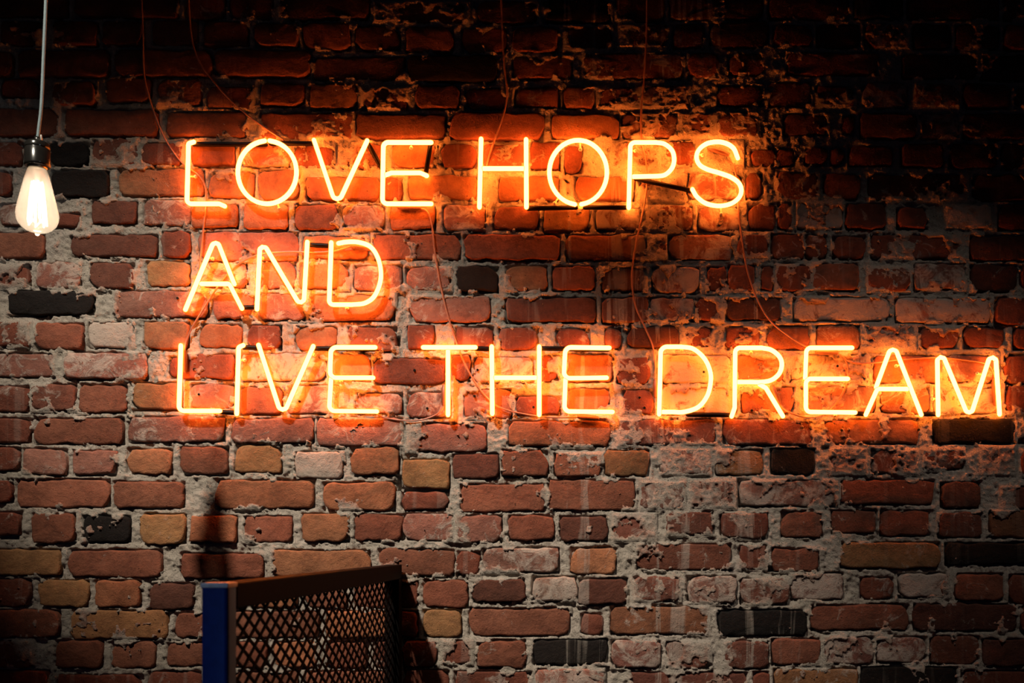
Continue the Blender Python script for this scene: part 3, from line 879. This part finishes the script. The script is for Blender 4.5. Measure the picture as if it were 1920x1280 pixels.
prof = [(16.5, 316), (18, 322), (21, 332), (24.5, 345), (28, 360), (31.5, 375), (34.5, 388), (36.4, 398), (36.8, 405), (35.5, 413), (32, 421), (26, 428), (18, 433), (10, 435.5), (5, 437), (4, 439.5), (2.6, 441.5), (0.4, 442.2)]
lathe(bm, [(r * k, rel(z)) for r, z in prof], c0, 32)
bulb = obj('bulb', bm, M['bulb']); recentre(bulb, c0); child(bulb, pend)
bm = bmesh.new()
nf = 7
for i in range(nf):
    a = 2 * math.pi * i / nf
    b = 2 * math.pi * (i + 0.5) / nf
    pt = lambda ang, r, z: c0 + Vector((r * k * math.cos(ang), r * k * math.sin(ang), rel(z)))
    sweep(bm, [pt(a, 9, 342), pt(a, 13, 375), pt(a, 16, 412), pt(b, 16, 421)], 1.5 * k, 6)
    sweep(bm, [pt(b, 16, 421), pt(b, 13, 380), pt(b, 9, 344)], 1.5 * k, 6)
fl = obj('filament', bm, M['filament']); recentre(fl, c0); fl.parent = bulb; fl.location = (0, 0, 0)
bm = bmesh.new()
lathe(bm, [(0.4 * k, rel(314)), (9 * k, rel(316)), (7 * k, rel(324)), (4 * k, rel(332)), (3.4 * k, rel(345)), (0.4 * k, rel(346))], c0, 12)
st = obj('glass_stem', bm, M['clear']); recentre(st, c0); st.parent = bulb; st.location = (0, 0, 0)

# ------------------------------------------------------------------ wire mesh divider standing out from the wall
XP = (757 - CX) / S                    # right-hand face of the frame
T = 0.033
Y_FAR = -0.022
Y_NEAR = -(D - D / 1.914)
ZT = H + (CY - 1058) / S * (D + Y_FAR) / D
scr = empty('mesh_divider', (XP - T / 2, (Y_FAR + Y_NEAR) / 2, 0), 'black wire mesh divider with blue-tinted end post, standing against the brick wall', 'divider')
def part(name, a, b, m, bev=0.002, seg=2):
    bm = bmesh.new(); box(bm, a, b, bev, seg)
    o = obj(name, bm, m, smooth=seg > 2)
    c = (Vector(a) + Vector(b)) / 2
    recentre(o, c); return child(o, scr)
op = part('end_post', (XP - T, Y_NEAR, 0), (XP, Y_NEAR + T, ZT), M['blue_reflection'], 0.005, 6); op['label'] = 'end post tinted with a blue reflection'  # its blue is a painted reflection
cp_ = part('post_highlight', (XP - T - 0.0005, Y_NEAR - 0.0005, ZT - 0.0055), (XP + 0.0005, Y_NEAR + T + 0.0005, ZT + 0.001), M['cap'], 0.0015, 4); cp_['label'] = 'pale strip painted as the highlight on the end post'  # pale strip added in place of the glint on the post's top edge
part('wall_post', (XP - T, Y_FAR - T, 0), (XP, Y_FAR, ZT - T), M['blackpaint'])
part('top_rail', (XP - T, Y_NEAR + T, ZT - T), (XP, Y_FAR, ZT), M['blackpaint'])
part('bottom_rail', (XP - T, Y_NEAR + T, 0.10), (XP, Y_FAR - T, 0.10 + T), M['blackpaint'])
bm = bmesh.new()
ya, yb = Y_NEAR + T, Y_FAR - T
za, zb = 0.10 + T, ZT - T
LW, SW = 0.046, 0.025
slope = SW / LW
xm = XP - T / 2
def strand(y0, z0, y1, z1, tilt):
    # flat strip with thickness
    d = Vector((0, y1 - y0, z1 - z0)).normalized()
    n_ = Vector((0, -d.z, d.y)) * 0.0020
    t_ = Vector((0.0013, 0, 0))
    a = Vector((xm + tilt, y0, z0)); b = Vector((xm + tilt, y1, z1))
    vs_ = [bm.verts.new(p) for p in (a - n_ - t_, a + n_ - t_, a + n_ + t_, a - n_ + t_, b - n_ - t_, b + n_ - t_, b + n_ + t_, b - n_ + t_)]
    for q in ((0, 1, 5, 4), (1, 2, 6, 5), (2, 3, 7, 6), (3, 0, 4, 7)):
        bm.faces.new([vs_[i] for i in q])
for sgn in (1, -1):
    # lines z = sgn*slope*(y-ya) + c
    c = za - slope * (yb - ya) - 0.01
    while c < zb + slope * (yb - ya):
        y0, y1 = ya, yb
        z0 = c; z1 = c + sgn * slope * (yb - ya)
        pts = []
        # clip to za..zb
        if abs(z1 - z0) > 1e-9:
            t0 = (za - z0) / (z1 - z0); t1 = (zb - z0) / (z1 - z0)
            if t0 > t1: t0, t1 = t1, t0
            t0 = max(0, t0); t1 = min(1, t1)
            if t1 - t0 > 0.004:
                strand(ya + (yb - ya) * t0, z0 + (z1 - z0) * t0, ya + (yb - ya) * t1, z0 + (z1 - z0) * t1, sgn * 0.0009)
        c += SW
bmesh.ops.recalc_face_normals(bm, faces=bm.faces[:])
o = obj('wire_mesh', bm, M['blackpaint'], smooth=False)
recentre(o, (xm, (ya + yb) / 2, (za + zb) / 2)); child(o, scr)
o['kind'] = 'stuff'

# ------------------------------------------------------------------ ceiling spotlights (out of the picture)
for loc, aim, lab in ((SPOT_A, AIM_A, 'black ceiling spotlight above the left of the sign'), (SPOT_B, AIM_B, 'black ceiling spotlight above the right of the sign')):
    d = (Vector(aim) - loc).normalized()
    root = empty('ceiling_spotlight', (loc.x, loc.y, ZC), lab, 'lamp')
    bm = bmesh.new()
    sweep(bm, [loc - d * 0.24, loc - d * 0.239, loc - d * 0.10, loc - d * 0.098], [0.03, 0.045, 0.055, 0.03], 16)
    o = obj('lamp_head', bm, M['blackpaint']); recentre(o, loc); child(o, root)
    bm = bmesh.new()
    sweep(bm, [loc - d * 0.17, Vector((loc.x, loc.y, ZC - 0.01)), Vector((loc.x, loc.y, ZC))], [0.012, 0.012, 0.04], 10)
    o = obj('bracket', bm, M['blackpaint']); recentre(o, loc); child(o, root)
